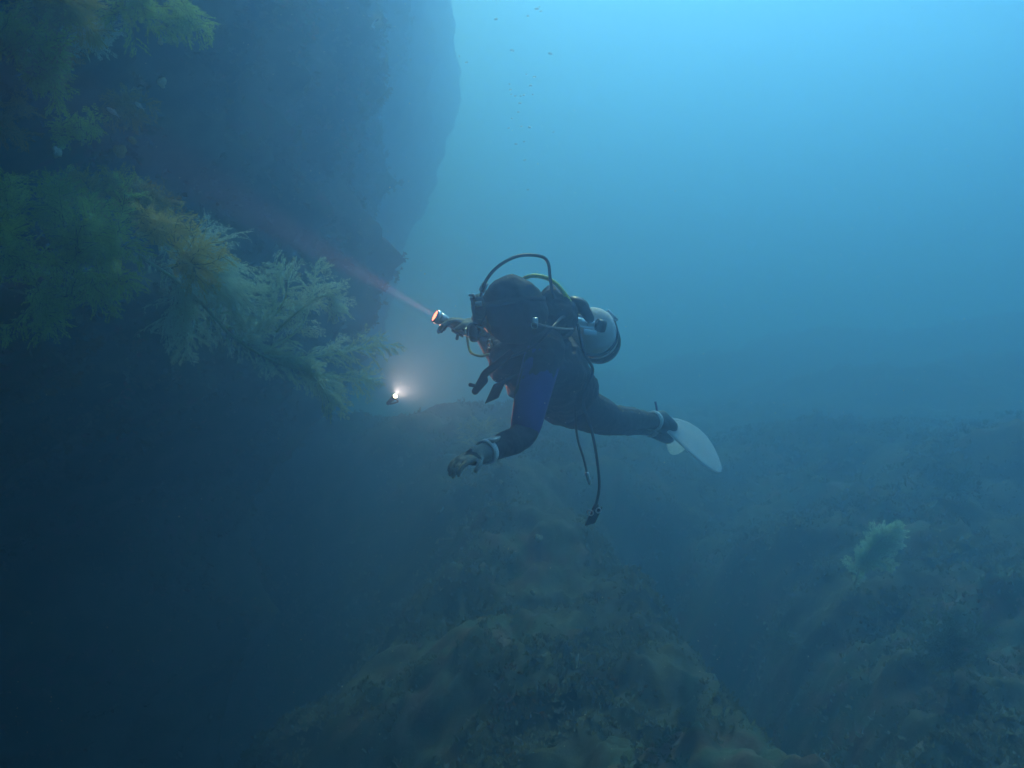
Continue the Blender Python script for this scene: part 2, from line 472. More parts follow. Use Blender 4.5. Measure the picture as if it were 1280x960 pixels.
# green and yellow bushes on the ledge
bushes = [
    ((30, 350, 3.5), (20, 290, 3.3), 0.30, GREEN, 'broad green feathery bush at the left edge of the ledge'),
    ((90, 345, 3.5), (95, 285, 3.25), 0.30, GREEN, 'dense green feathery bush second from the left on the ledge'),
    ((20, 300, 3.8), (5, 215, 3.6), 0.20, GREEN, 'thin dark green tuft rising highest at the left edge of the ledge'),
    ((130, 330, 3.6), (150, 285, 3.35), 0.26, GREEN, 'green feathery bush in the middle of the ledge under the brownish tufts'),
    ((70, 300, 3.9), (68, 225, 3.75), 0.16, GREEN, 'small pointed green tuft behind the ledge bushes'),
    ((130, 275, 3.7), (118, 232, 3.6), 0.17, YELLOW, 'pale yellow green tuft with open twigs on top of the ledge'),
    ((160, 280, 3.7), (150, 222, 3.6), 0.15, YELLOW, 'upright yellowish tuft highest on the ledge, under the small round sponge'),
    ((175, 280, 3.65), (178, 235, 3.55), 0.16, RUST, 'brownish rounded tuft at the right shoulder of the ledge'),
    ((190, 300, 3.5), (205, 280, 3.4), 0.14, YELLOW, 'small yellow tuft pointing right beside the brownish one'),
    ((215, 335, 3.4), (250, 310, 3.25), 0.20, YELLOW, 'yellow green bush growing over the root of the pale branch'),
    ((125, 330, 3.4), (135, 358, 3.2), 0.16, GREEN, 'green tuft hanging down from the ledge into the dark'),
    ((50, 360, 3.4), (60, 385, 3.2), 0.22, GREEN, 'dark green bush hanging lowest at the left of the ledge'),
    # upper left
    ((15, 30, 3.4), (30, 45, 3.1), 0.26, GREEN, 'green bush in the top left corner of the cliff'),
    ((50, 60, 3.4), (75, 70, 3.15), 0.16, RUST, 'rusty orange tuft below the corner bush'),
    ((60, -10, 3.5), (95, 20, 3.2), 0.22, YELLOW, 'yellow green bush at the top edge beside the corner bush'),
    ((150, -20, 3.7), (185, 12, 3.5), 0.24, GREEN, 'green feathery bush hanging from the top edge of the photo'),
    ((215, -10, 3.9), (240, 25, 3.75), 0.20, GREEN, 'rightmost green bush hanging at the top edge, against the dark cliff'),
    ((30, 95, 3.4), (60, 90, 3.2), 0.20, GREEN, 'flat green bush reaching right under the rusty tuft'),
    ((-5, 150, 3.4), (10, 160, 3.2), 0.14, RUST, 'brown tuft cut by the left edge between the corner and the ledge'),
    ((95, 165, 3.7), (102, 160, 3.5), 0.10, GREEN, 'small olive tuft alone in the dark of the cliff face'),
    ((160, 130, 3.9), (168, 148, 3.7), 0.12, RUST, 'small brown tuft in the middle of the cliff face'),
    ((90, 40, 3.6), (110, 45, 3.4), 0.13, PALE, 'small pale bluish tuft between the corner bushes'),
]
for (b0, t0, R_, mt, lb) in bushes:
    b = at(*b0); t = at(*t0); ax = t - b
    limbs = [[b, b.lerp(t, .5) + rnd_dir() * .02, t]]
    for k in range(7):
        d = (ax.normalized() * 0.7 + rnd_dir() * 0.9).normalized()
        e = b.lerp(t, 0.5) + d * R_ * random.uniform(.55, 1.0)
        limbs.append([b.lerp(t, random.uniform(0, .4)), (b.lerp(t, .5) + e) / 2 + rnd_dir() * .03, e])
    limb_coral('feathery_bush', limbs, mt, DSTEM if mt is not PALE else STEM, lb, 'coral bush', group='feathery bushes growing on the cliff',
               plen=0.10 * (0.6 + R_ * 1.6), ln=0.017, every=0.0095, thick=0.004, depth=1)

# far coral fans on the right slope and others on the reef
def ground_hit(px, py):
    d = at(px, py, 1.0)
    y = 2.2
    while y < 20:
        p = d * y
        if p.z < float(seabed_z(p.x, p.y)) + 0.05: return p
        y += 0.03
    return d * 8
def fan(px, py, tx, ty, label, mat, nl=5, spread=.5, **k):
    b = ground_hit(px, py); Y = b.y
    t = at(tx, ty, Y - 0.15); ax = t - b; b = b - ax.normalized() * .03
    limbs = [[b, b.lerp(t, .5) + rnd_dir() * .02 * Y / 4, t]]
    perp = ax.cross(V((0, 1, 0))).normalized()
    for q in range(nl):
        s_ = random.uniform(-spread, spread); f = random.uniform(.1, .6)
        o = b.lerp(t, f); e = o + (ax * (1 - f) * random.uniform(.5, .95) + perp * s_ * ax.length * .6) + V((0, random.uniform(-.08, .08), 0))
        limbs.append([o, (o + e) / 2 + rnd_dir() * .015, e])
    return limb_coral('feathery_coral', limbs, mat, STEM if mat is PALE else DSTEM, label, 'coral', **k)
_y = ground_hit(1072, 722).y - .35
limb_coral('feathery_coral', [P((1068, 730, _y + .1), (1078, 704, _y), (1096, 680, _y - .03), (1126, 656, _y - .05)), P((1074, 712, _y), (1092, 700, _y), (1112, 704, _y)),
    P((1082, 698, _y), (1102, 686, _y), (1124, 676, _y)), P((1086, 692, _y), (1092, 674, _y), (1110, 658, _y)), P((1072, 716, _y), (1068, 706, _y), (1074, 690, _y)), P((1092, 684, _y), (1108, 672, _y), (1126, 664, _y))],
    LEAFY, STEM, 'pale green leaf-shaped coral leaning right on the right slope, the brightest there', 'coral', plen=.10, ln=.03, every=.0065, thick=.008, depth=1, curl=V((.2, 0, .1)), flat=.35)
fan(1100, 770, 1096, 752, 'small pale tuft just below the leaning pale coral', DIM, nl=3, plen=.08, ln=.02, every=.02)
fan(1190, 840, 1196, 775, 'dim round coral low on the right slope', DIM, nl=8, spread=.9, plen=.16, ln=.03, every=.016)
fan(1200, 625, 1192, 592, 'faint bluish coral high on the right slope near the right edge', DIM, nl=6, spread=.9, plen=.16, ln=.03, every=.022)
fan(990, 810, 975, 795, 'low green tuft on the near rim of the right slope beside the ravine', DIM, nl=5, spread=.9, plen=.12, ln=.025, every=.02)
fan(590, 560, 600, 528, 'yellowish bush on the mound lit by the torch behind the gloved hand', YELLOW, nl=7, spread=.9, plen=.2, ln=.035, every=.022)

# ---------------------------------------------------------------- turf, sponges
def turf():
    mb = MB(); rg = np.random.default_rng(3)
    vs_ = np.array(sv); cnt = 0
    while cnt < 60000:
        Y = 2.2 + 12 * rg.random() ** 1.6; X = rg.uniform(-.75, .68) * Y
        if noise.noise(V((X * 1.6, Y * 1.6, 5))) + 0.25 * noise.noise(V((X * 6, Y * 6, 2))) < rg.uniform(-.25, .3): continue
        cnt += 1
        PT.append((X, Y))
    PA = np.array(PT); Z = seabed_z(PA[:, 0], PA[:, 1])
    for (X, Y), z in zip(PT, Z):
        q = V((X, Y, 0.3))
        z = z + 0.2 * noise.fractal(q * 0.7, 0.9, 2.0, 4) + 0.11 * noise.fractal(q * 2.3, 0.7, 2.1, 4) + 0.05 * noise.noise(q * 9) + 0.025 * noise.noise(q * 24) - .005 + boulder(q)
        h = random.uniform(.015, .04) * (0.6 + Y / 9); b = V((X, Y, z))
        for k in range(5):
            d = (V((0, 0, 1)) + rnd_dir() * .9).normalized() * h * random.uniform(.6, 1.2); w = rnd_dir() * h * .16
            i = len(mb.v); mb.v += [tuple(b - w), tuple(b + d * .6 + w * 1.5), tuple(b + d), tuple(b + d * .5 - w * 1.5)]; mb.f.append((i, i + 1, i + 2, i + 3))
    return mb
PT = []
TURF = ramp_mat('turf_tufts', [(0.3, (0.06, 0.09, 0.06)), (0.5, (0.15, 0.16, 0.10)), (0.7, (0.28, 0.30, 0.22))], 2.5, scale2=2.0, stops2=[(0.35, (0.16, 0.07, 0.04)), (0.5, (0.07, 0.13, 0.08)), (0.65, (0.20, 0.12, 0.08))], thr=(.5, .6), bump=0)
def lucent(m):
    nt = m.node_tree; b = nt.nodes['Principled BSDF']; src = b.inputs['Base Color'].links[0].from_socket
    tr = nt.nodes.new('ShaderNodeBsdfTranslucent'); nt.links.new(src, tr.inputs['Color'])
    ms = nt.nodes.new('ShaderNodeMixShader'); ms.inputs[0].default_value = 0.5
    nt.links.new(b.outputs[0], ms.inputs[1]); nt.links.new(tr.outputs[0], ms.inputs[2]); nt.links.new(ms.outputs[0], nt.nodes['Material Output'].inputs['Surface'])
lucent(TURF)
turf().build('algae_turf', TURF, None, smooth=False, kind='stuff', label='short algae and hydroid turf covering the reef floor')

def cliff_turf():
    mb = MB(); n_ = 0
    while n_ < 26000:
        r = random.randrange(20, len(zs) - 2); c = random.randrange(30, 260)
        p = cv[r * W + c]
        if p.y < 1.2 or p.y > 15: continue
        g = noise.noise(V((p.y * 1.7, p.z * 1.7, 9)))
        if g < random.uniform(-.2, .35): continue
        n_ += 1
        b = p + rnd_dir() * .03; h = random.uniform(.025, .08)
        for k in range(5):
            d = (V((.8, -.2, -.3)) + rnd_dir() * .9).normalized() * h; w = rnd_dir() * h * .18
            i = len(mb.v); mb.v += [tuple(b - w), tuple(b + d * .6 + w * 1.5), tuple(b + d), tuple(b + d * .5 - w * 1.5)]; mb.f.append((i, i + 1, i + 2, i + 3))
    return mb
CT = ramp_mat('cliff_growth', [(0.3, (0.06, 0.06, 0.03)), (0.5, (0.14, 0.10, 0.05)), (0.7, (0.20, 0.22, 0.14))], 1.5, scale2=2.5, stops2=[(0.35, (0.28, 0.10, 0.04)), (0.5, (0.10, 0.14, 0.06)), (0.65, (0.24, 0.08, 0.08))], thr=(.5, .6), bump=0)
lucent(CT)
cliff_turf().build('cliff_growth', CT, None, smooth=False, kind='stuff', label='short hydroid and sponge growth covering the cliff face')
# ---------------------------------------------------------------- the diver
NEO = plain('black_neoprene', (0.016, 0.018, 0.022), 0.75, var=.3, scale=60, bump=.25)
HOODM = plain('hood_neoprene', (0.022, 0.028, 0.030), 0.8, var=.6, scale=7, bump=1.0)
BLUE = plain('blue_neoprene', (0.008, 0.018, 0.26), 0.65, var=.6, scale=7, bump=.3)
VEST = plain('vest_cordura', (0.018, 0.02, 0.024), 0.65, var=.4, scale=80, bump=.4)
RUB = plain('black_rubber', (0.012, 0.012, 0.014), 0.4, var=.2)
GLOSS = plain('gloss_plastic', (0.015, 0.016, 0.02), 0.12, var=.2)
CHROME = plain('chrome', (0.85, 0.87, 0.90), 0.28, metal=1.0, var=.1)
STEEL = plain('brushed_metal', (0.55, 0.57, 0.58), 0.35, metal=0.8, var=.2)
TANKW = plain('white_tank_paint', (0.80, 0.82, 0.80), 0.75, var=.15, scale=6, spec=.2)
YEL = plain('yellow_hose_rubber', (0.85, 0.90, 0.08), 0.4, var=.1)
GLOVE = plain('grey_glove', (0.25, 0.28, 0.25), 0.75, var=.25, scale=25, bump=.3)
FINM = frond_mat('pale_fin_rubber', (0.74, 0.92, 0.98), (0.88, 0.97, 1.0), 12)
for _x in FINM.node_tree.nodes:
    if _x.type == 'MIX_SHADER': _x.inputs[0].default_value = 0.5
WHITE = plain('white_webbing', (0.78, 0.80, 0.80), 0.6, var=.15)
GREYW = plain('grey_webbing', (0.30, 0.31, 0.32), 0.7, var=.2)
SKIN = plain('skin', (0.45, 0.28, 0.20), 0.55, var=.1)
OLIVE = plain('olive_lanyard', (0.38, 0.42, 0.12), 0.6, var=.3)
GLASS, _n, _l, _b = mat_new('mask_glass')
_b.inputs['Base Color'].default_value = (0.08, 0.12, 0.14, 1); _b.inputs['Roughness'].default_value = 0.05
_b.inputs['Alpha'].default_value = 0.55; _b.inputs['Specular IOR Level'].default_value = 0.8

head = at(637, 386, 3.62)
fwd = V((-0.96, 0.10, -0.12)).normalized()        # where the diver looks
hl = V((0, -1, 0)); hl = (hl - fwd * hl.dot(fwd)).normalized()   # the side turned to us
hu = fwd.cross(hl).normalized()
if hu.z < 0: hu = -hu
neck = at(668, 415, 3.76)
sh_n = at(683, 436, 3.58)      # near shoulder
sh_f = at(632, 432, 3.92)      # far shoulder
elb = at(655, 541, 3.44)
wri = at(606, 566, 3.25)
chest = at(668, 445, 3.82)
waist = at(690, 476, 4.0)
pelv = at(704, 498, 4.16)
hip_n, hip_f = at(712, 503, 4.08), at(698, 503, 4.26)
kn_n, kn_f = at(765, 522, 4.45), at(752, 527, 4.66)
an_n, an_f = at(816, 526, 4.84), at(812, 534, 5.05)
elb_f = at(622, 442, 4.14)
wri_f = at(595, 409, 3.96)

person = empty('person', pelv, label='scuba diver in a black wetsuit with blue sleeve, swimming left with one arm hanging down', cat='person')

def remesh(o, size, sm_it=4):
    r = o.modifiers.new('remesh', 'REMESH'); r.mode = 'VOXEL'; r.voxel_size = size; r.use_smooth_shade = True
    s_ = o.modifiers.new('smooth', 'SMOOTH'); s_.factor = 0.5; s_.iterations = sm_it
    return o

def limb(mb, pts, rs, n=14):
    c = spline(pts, n); k = len(pts) - 1
    rr = []
    for i in range(n + 1):
        t = i / n * k; a = min(k - 1, int(t)); rr.append(rs[a] + (rs[a + 1] - rs[a]) * (t - a))
    mb.tube(c, rr, 18, round_ends=True)

def hand(mb, w, dirn, palm_n, thumb, curl, glove=True, s=1.0):
    """w wrist, dirn to the knuckles, palm_n palm normal (fingers curl towards it), thumb side"""
    dirn = dirn.normalized(); thumb = (thumb - dirn * thumb.dot(dirn)).normalized()
    palm_n = (palm_n - dirn * palm_n.dot(dirn) - thumb * palm_n.dot(thumb)).normalized()
    mb.ell(w + dirn * .045 * s, (thumb * .043 * s, palm_n * .021 * s, dirn * .058 * s), 16, 10)
    mb.tube([w - dirn * .03, w + dirn * .02], [.031, .031], 14, round_ends=True)
    for i, (off, ln) in enumerate(((.030, .070), (.010, .080), (-.011, .074), (-.031, .058))):
        b = w + dirn * .075 * s + thumb * off * s
        pts = [b - dirn * .03, b]; d = (dirn + thumb * off * 3.2).normalized()
        for k_, part in enumerate((.45, .32, .25)):
            an = curl * (0.6 + 0.45 * k_) * (1 + .08 * i)
            d = (d * math.cos(an) + palm_n * math.sin(an)).normalized()
            pts.append(pts[-1] + d * ln * part * s)
        mb.tube(pts, [.0105 * s, .0105 * s, .0095 * s, .0088 * s, .0078 * s], 10, round_ends=True)
    b = w + dirn * .02 * s + thumb * .03 * s
    d = (thumb * .8 + dirn * .8 + palm_n * .35).normalized(); p1 = b + d * .042 * s
    d2 = (dirn + thumb * .15 + palm_n * (0.3 + curl)).normalized(); p2 = p1 + d2 * .03 * s
    mb.tube([b - d * .01, b, p1, p2], [.015 * s, .014 * s, .0115 * s, .009 * s], 10, round_ends=True)

# body: one continuous surface
mb = MB()
mb.ell(head, (fwd * .100, hl * .078, hu * .118), 28, 18)
mb.ell(head + fwd * .045 - hu * .055, (fwd * .055, hl * .052, hu * .06), 20, 12)         # jaw
mb.tube([head + fwd * .085 + hu * .02, head + fwd * .118 - hu * .018], [.010, .016], 10, round_ends=True)   # nose
mb.ell(head + fwd * .088 - hu * .052, (fwd * .018, hl * .026, hu * .011), 14, 8)         # lips
mb.ell(head + fwd * .082 + hu * .035, (fwd * .018, hl * .060, hu * .012), 14, 8)         # brow
for sg in (1, -1):
    mb.ell(head + hl * sg * .077 - fwd * .005 - hu * .005, (fwd * .018, hl * .010, hu * .03), 12, 8)   # ears
limb(mb, [head - hu * .06 - fwd * .02, neck, chest], [.066, .068, .085])
tor = spline([neck, chest, waist, pelv], 10)
side = (sh_n - sh_f).normalized()
rings = []
for i, p in enumerate(tor):
    t = (tor[min(i + 1, 10)] - tor[max(i - 1, 0)]).normalized()
    s_ = (side - t * side.dot(t)).normalized(); b_ = t.cross(s_)
    f = i / 10
    wv = np.interp(f, [0, .15, .35, .6, .8, 1], [.09, .155, .175, .150, .165, .155]); dv = np.interp(f, [0, .15, .35, .6, 1], [.08, .105, .125, .105, .115])
    rings.append([p + s_ * wv * math.cos(2 * math.pi * j / 24) + b_ * dv * math.sin(2 * math.pi * j / 24) for j in range(24)])
mb.ring_loft(rings)
mb.ell(pelv, (V((.12, 0, 0)), V((0, .13, 0)), V((0, 0, .11))), 20, 12)
limb(mb, [chest + (sh_n - chest) * .4, sh_n, sh_n.lerp(elb, .5) + V((-.01, 0, 0)), elb, elb.lerp(wri, .45) + V((.0, 0, -.006)), wri], [.08, .076, .068, .054, .050, .032])
limb(mb, [chest + (sh_f - chest) * .4, sh_f, elb_f, wri_f], [.08, .072, .052, .032])
limb(mb, [pelv, hip_n, hip_n.lerp(kn_n, .5), kn_n, kn_n.lerp(an_n, .35), an_n], [.11, .105, .088, .066, .062, .043])
limb(mb, [pelv, hip_f, hip_f.lerp(kn_f, .5), kn_f, kn_f.lerp(an_f, .35), an_f], [.11, .105, .088, .066, .062, .043])
ft_n = at(829, 533, 4.93); ft_f = at(820, 541, 5.22)
limb(mb, [an_n, ft_n, ft_n + V((.05, .04, -.045))], [.045, .042, .026]); limb(mb, [an_f, ft_f], [.045, .032])
hd_n = (at(574, 577, 3.17) - wri); hd_f = at(566, 402, 3.93) - wri_f
hand(mb, wri + hd_n.normalized() * .03, hd_n, V((0.1, 0.5, -0.9)), V((0.1, -0.9, -0.2)), .42, s=.85)
hand(mb, wri_f + hd_f.normalized() * .02, hd_f, V((0.15, -.1, -1)), V((-.1, -1, .1)), .62)
body = mb.build('body', NEO, person)
remesh(body, .0055, 3)

# gloves follow the hands
def glove(w, dirn, pn, th, curl, name='glove', s=1.10):
    g = MB(); hand(g, w, dirn, pn, th, curl, s=s)
    g.tube([w - dirn.normalized() * .045, w + dirn.normalized() * .01], [.037, .035], 16, round_ends=True)
    o = g.build(name, GLOVE, person); remesh(o, .0042, 2); return o
glove(wri + hd_n.normalized() * .03, hd_n, V((0.1, 0.5, -0.9)), V((0.1, -0.9, -0.2)), .42, s=.95)
glove(wri_f + hd_f.normalized() * .02, hd_f, V((0.15, -.1, -1)), V((-.1, -1, .1)), .62)

# hood
hm = MB()
hm.ell(head - fwd * .014 + hu * .004, (fwd * .128, hl * .105, hu * .132), 36, 24)
hm.ell(head + fwd * .02 - hu * .07, (fwd * .075, hl * .075, hu * .065), 24, 14)
limb(hm, [head - hu * .05 - fwd * .03, neck, neck.lerp(chest, .35)], [.090, .088, .12])
hm.ell(head - fwd * .085 - hu * .03, (fwd * .07, hl * .095, hu * .10), 24, 16)
hood = remesh(hm.build('hood', HOODM, person), .007, 4)
# face inside the hood opening
fm = MB()
fm.ell(head + fwd * .072 - hu * .01, (fwd * .048, hl * .064, hu * .088), 24, 16)
fm.tube([head + fwd * .112 + hu * .02, head + fwd * .142 - hu * .018], [.010, .016], 10, round_ends=True)
fm.ell(head + fwd * .112 - hu * .052, (fwd * .014, hl * .026, hu * .010), 14, 8)
face = remesh(fm.build('face', SKIN, person), .004, 2)
for sg in (1, -1):
    em = MB(); em.ell(head + fwd * .116 + hl * sg * .030 + hu * .018, (fwd * .008, hl * .013, hu * .007), 12, 8); em.build('eye', WHITE, face)

# mask
mc = head + fwd * .140 + hu * .018
mm = MB()
rr = []
for dz, w_, h_ in ((-.040, .070, .050), (-.028, .080, .058), (0.0, .078, .052), (.012, .070, .044), (.012, .060, .036), (-.030, .056, .034)):
    ring = []
    for j in range(32):
        a = 2 * math.pi * j / 32; c_, s_ = math.cos(a), math.sin(a)
        x = w_ * math.copysign(abs(c_) ** .7, c_); y = h_ * math.copysign(abs(s_) ** .7, s_)
        if s_ < 0: y *= 1 + .35 * math.exp(-(x / .02) ** 2)
        ring.append(mc + fwd * (dz - (x * x) * 3.2) + hl * x + hu * y)
    rr.append(ring)
mm.ring_loft(rr, cap=False)
mask = mm.build('mask', GLOSS, person)
lm = MB(); lm.ell(mc + fwd * .004, (fwd * .004, hl * .060, hu * .037), 24, 8); lm.build('lens', GLASS, mask)
for sg in (1, -1):
    cm = MB()
    cm.box(mc - fwd * .030 + hl * sg * .083 + hu * .01, (fwd * .014, hu * .010, hl * sg * .006), .3)
    cm.build('buckle', CHROME, mask)
cm = MB(); cm.box(mc - fwd * .004 + hl * .060 + hu * .050, (fwd * .010, hl * .014, hu * .004), .3); cm.build('rim_trim', CHROME, mask)
sm_ = MB(); pts = []
for i in range(33):
    a = rad(-145 + 290 * i / 32)
    pts.append(head - fwd * .006 + hu * .02 - fwd * math.cos(a) * .139 + hl * math.sin(a) * .110)
wid = hu * .010
rows = [[p + wid - (p - head).normalized() * .002 for p in pts], [p + wid + (p - head).normalized() * .002 for p in pts], [p - wid + (p - head).normalized() * .002 for p in pts], [p - wid - (p - head).normalized() * .002 for p in pts]]
sm_.ring_loft([[rows[k][i] for k in range(4)] for i in range(33)])
sm_.build('strap', HOODM, mask)

# buoyancy vest: wraps the torso, with wing, shoulder straps, pockets
vm = MB(); rings = []
tv = spline([neck.lerp(chest, .25), chest, waist, pelv.lerp(waist, .4)], 12)
for i, p in enumerate(tv):
    t = (tv[min(i + 1, 12)] - tv[max(i - 1, 0)]).normalized()
    s_ = (side - t * side.dot(t)).normalized(); b_ = t.cross(s_); f = i / 12
    wv = np.interp(f, [0, .2, .5, .8, 1], [.165, .205, .215, .205, .17]); dv = np.interp(f, [0, .2, .5, .8, 1], [.125, .155, .165, .15, .13])
    rings.append([p + s_ * wv * math.cos(2 * math.pi * j / 28) + b_ * dv * math.sin(2 * math.pi * j / 28) for j in range(28)])
vm.ring_loft(rings)
vm.ell(at(695, 390, 3.74), (V((.085, 0, 0)), V((0, .12, 0)), V((-.02, 0, .105))), 20, 14)      # wing over the shoulder
vm.ell(at(650, 447, 3.70), (V((.13, -.03, 0)), V((.02, .10, 0)), V((0, 0, .085))), 20, 14)
vm.ell(at(628, 452, 3.80), (V((.065, 0, 0)), V((0, .09, 0)), V((0, 0, .095))), 20, 14)
vm.ell(at(717, 462, 3.95), (V((.06, 0, 0)), V((0, .12, .0)), V((0, 0, .12))), 20, 14)
vest = remesh(vm.build('buoyancy_vest', VEST, person), .009, 5)
def crumple(o, size, amt):
    d = o.modifiers.new('crumple', 'DISPLACE'); tx = bpy.data.textures.new('crumple', 'CLOUDS'); tx.noise_scale = size; tx.noise_depth = 3; d.texture = tx; d.strength = amt; d.mid_level = .5
crumple(vest, .07, .055); crumple(hood, .12, .04); crumple(body, .06, .014)
sp = MB()
sp.tube(spline([at(672, 405, 3.50), at(684, 408, 3.49), at(704, 411, 3.53), at(716, 411, 3.60)], 12), .0042, 8)
sp.build('shoulder_strap', GREYW, vest)
rg = MB()
def ringm(mb, c, ax, r, t, n=20):
    a = ax.orthogonal().normalized(); b = ax.cross(a).normalized()
    pts = [c + a * r * math.cos(2 * math.pi * i / n) + b * r * math.sin(2 * math.pi * i / n) for i in range(n + 1)]
    mb.tube(pts, t, 8)
rg.box(at(669, 401, 3.485), (V((.011, 0, 0)), V((0, 0, .012)), V((0, .006, 0))), .4); ringm(rg, at(668, 407, 3.48), V((.2, 1, .1)).normalized(), .012, .0028)
rg.build('strap_buckle', CHROME, vest)
for q, sz in (((690, 451, 3.60), .010), ((624, 440, 3.66), .013), ((612, 432, 3.72), .011)):
    r_ = MB(); ringm(r_, at(*q), V((.3, 1, 0)).normalized(), sz, .003); r_.build('ring', CHROME, vest)
for a_, b_ in ((at(625, 478, 3.72), at(615, 500, 3.66)), (at(640, 470, 3.66), at(628, 480, 3.66))):
    pk = MB(); ax = b_ - a_
    pk.box(a_.lerp(b_, .5), (V((.028, 0, .012)), V((0, .02, 0)), ax * .55), .4); pk.build('pocket_flap', VEST, vest)
inf = MB()
inf.tube(spline([at(640, 440, 3.6), at(618, 458, 3.58), at(606, 468, 3.57), at(602, 478, 3.57)], 12), .015, 12)
inflator = inf.build('inflator_hose', RUB, vest)
ih = MB(); ih.tube([at(604, 475, 3.57), at(594, 489, 3.56)], [.02, .014], 12, round_ends=True); ih.tube([at(597, 483, 3.56), at(588, 481, 3.55)], [.006, .008], 10, round_ends=True)
ih.build('inflator_head', RUB, inflator)

# blue sleeve
bm_ = MB()
A, B = sh_n.lerp(elb, .12), sh_n.lerp(elb, .90)
limb(bm_, [A + V((-.005, -.004, 0)), A.lerp(B, .5) + V((-.006, -.004, 0)), B + V((0, -.004, 0))], [.0745, .070, .060])
bm_.build('sleeve', BLUE, person)

# wrist strap with dive computer
wdir = (wri - elb).normalized()
def cuff(mb, c, ax, r, w, t, n=28):
    a = ax.orthogonal().normalized(); b = ax.cross(a).normalized(); R_ = []
    for z, q in ((-w, r), (-w, r + t), (w, r + t), (w, r)):
        R_.append([c + ax * z + (a * math.cos(2 * math.pi * i / n) + b * math.sin(2 * math.pi * i / n)) * q for i in range(n)])
    R_.append(R_[0]); mb.ring_loft(R_, cap=False)
ws = MB(); cuff(ws, wri - wdir * .012, wdir, .040, .012, .006)
wrist = ws.build('wrist_strap', WHITE, person)
pc = wri - wdir * .012 + V((0.02, 0, .043))
cb = MB(); cb.box(pc, (wdir * .022, wdir.cross(V((0, 0, 1))).normalized() * .022, V((.004, 0, .009))), .4); cb.build('wrist_computer', STEEL, wrist)

# fins
def fin(tip, foot, wvec, L_w, ankle, name='fin'):
    ax = (tip - foot); L = ax.length; ax = ax / L; wv = (wvec - ax * wvec.dot(ax)).normalized(); nv = ax.cross(wv)
    f = MB(); rings = []
    prof = [(-.02, .034), (.08, .038), (.16, .05), (.26, .070), (.4, .088), (.55, .098), (.7, .096), (.82, .080), (.91, .056), (.965, .034), (1.0, .012)]
    for u, w_ in prof:
        w_ *= L_w; th = np.interp(u, [0, .2, 1], [.012, .010, .003])
        c = foot + ax * L * u + nv * (.05 * math.sin(u * 2.2) - .02) + wv * (.012 - .055 * u * u * L_w)
        ring = []
        for j in range(20):
            a = 2 * math.pi * j / 20; cc = math.cos(a); ss = math.sin(a)
            rib = 1.0 + (1.4 if abs(cc) > .88 else 0) * (1 - u * .7)
            ribs = .35 * math.cos(cc * 14) * (u > .15)
            ring.append(c + wv * w_ * cc + nv * th * ss * (rib + ribs))
        rings.append(ring)
    f.ring_loft(rings)
    fo = f.build(name, FINM, person)
    p = MB(); p.tube([ankle.lerp(foot, .35), foot, foot + ax * .09 * L / .55], [.050, .050, .040], 18, round_ends=True)
    p.build('foot_pocket', RUB, fo)
    h = MB(); cuff(h, ankle.lerp(foot, .05), (foot - ankle).normalized(), .046, .016, .007)
    h.build('heel_strap', FINM, fo)
    bk = MB(); hb = ankle.lerp(foot, .3); bk.tube(spline([hb + V((.01, 0, .045)), hb + V((.006, 0, .075)), hb + V((.0, 0, .10))], 8), [.006] * 9, 8); 
    bk.build('pull_tab', BLUE, fo)
    return fo
fin(at(899, 580, 5.02), at(826, 524, 4.93), V((.45, .95, .45)), 1.4, an_n)
fin(at(850, 562, 5.95), at(832, 543, 5.24), V((.9, .1, .3)), .55, an_f)

# ---------------------------------------------------------------- tank set
TA, TB = at(739, 408, 3.86), at(753, 437, 4.42)
tax = (TB - TA).normalized()
tank = empty('scuba_tank', TA, label='white scuba tank with chrome valve strapped on the back of the diver', cat='scuba tank')
tm = MB(); R_ = .098
pts, rr = [], []
for a in range(0, 91, 10):
    pts.append(TA - tax * R_ * .75 * math.cos(rad(a)) + tax * R_ * .75); rr.append(max(.02, R_ * math.sin(rad(a))))
pts[0] = pts[0] - tax * .005
pts += [TA + tax * (R_ * .75 + .1 * k_) for k_ in range(1, 4)]; rr += [R_] * 3
tm.tube(pts, rr, 36)
tm.build('cylinder', TANKW, tank)
bt = MB(); e = pts[-1]
bt.tube([e - tax * .12, e - tax * .0, e + tax * .03, e + tax * .045], [R_ + .005, R_ + .005, R_ - .01, R_ - .05], 30)
bt.build('boot', RUB, tank)
for dd in (.15,):
    bn = MB(); cuff(bn, TA + tax * dd, tax, R_ + .001, .022, .006, 36); bo = bn.build('cam_band', RUB, tank)
    bb = MB(); bb.box(TA + tax * dd + V((.075, -.02, .075)), (tax * .02, V((.02, 0, -.02)), V((.006, 0, .006))), .3); bb.build('band_buckle', CHROME, bo)
vv = MB(); vp = TA - tax * .02
vdir = V((-.9, -.25, .12)).normalized()
vv.tube([vp + tax * .03, vp - tax * .035], [.020, .022], 16, round_ends=True)
vv.tube([vp - tax * .03, vp - tax * .03 + vdir * .045, vp - tax * .03 + vdir * .048, vp - tax * .03 + vdir * .075], [.018, .018, .024, .022], 16, round_ends=True)
valve = vv.build('valve', CHROME, tank)
kn = MB(); kp = vp - tax * .03 - vdir * .03
kn.tube([kp, kp - vdir * .034], [.028, .027], 12, round_ends=False); kn.tube([kp + vdir * .03, kp], [.012, .012], 12)
kn.build('knob', RUB, valve)
fsm = MB(); fp = vp - tax * .035 + vdir * .095
fsm.tube([fp, fp + vdir * .02, fp + vdir * .022, fp + vdir * .05], [.026, .026, .022, .018], 18, round_ends=True)
fsm.tube([fp + V((0, 0, .03)), fp - V((0, 0, .03))], [.012, .012], 12, round_ends=True)
fs = fsm.build('first_stage', CHROME, tank)
yk = MB()
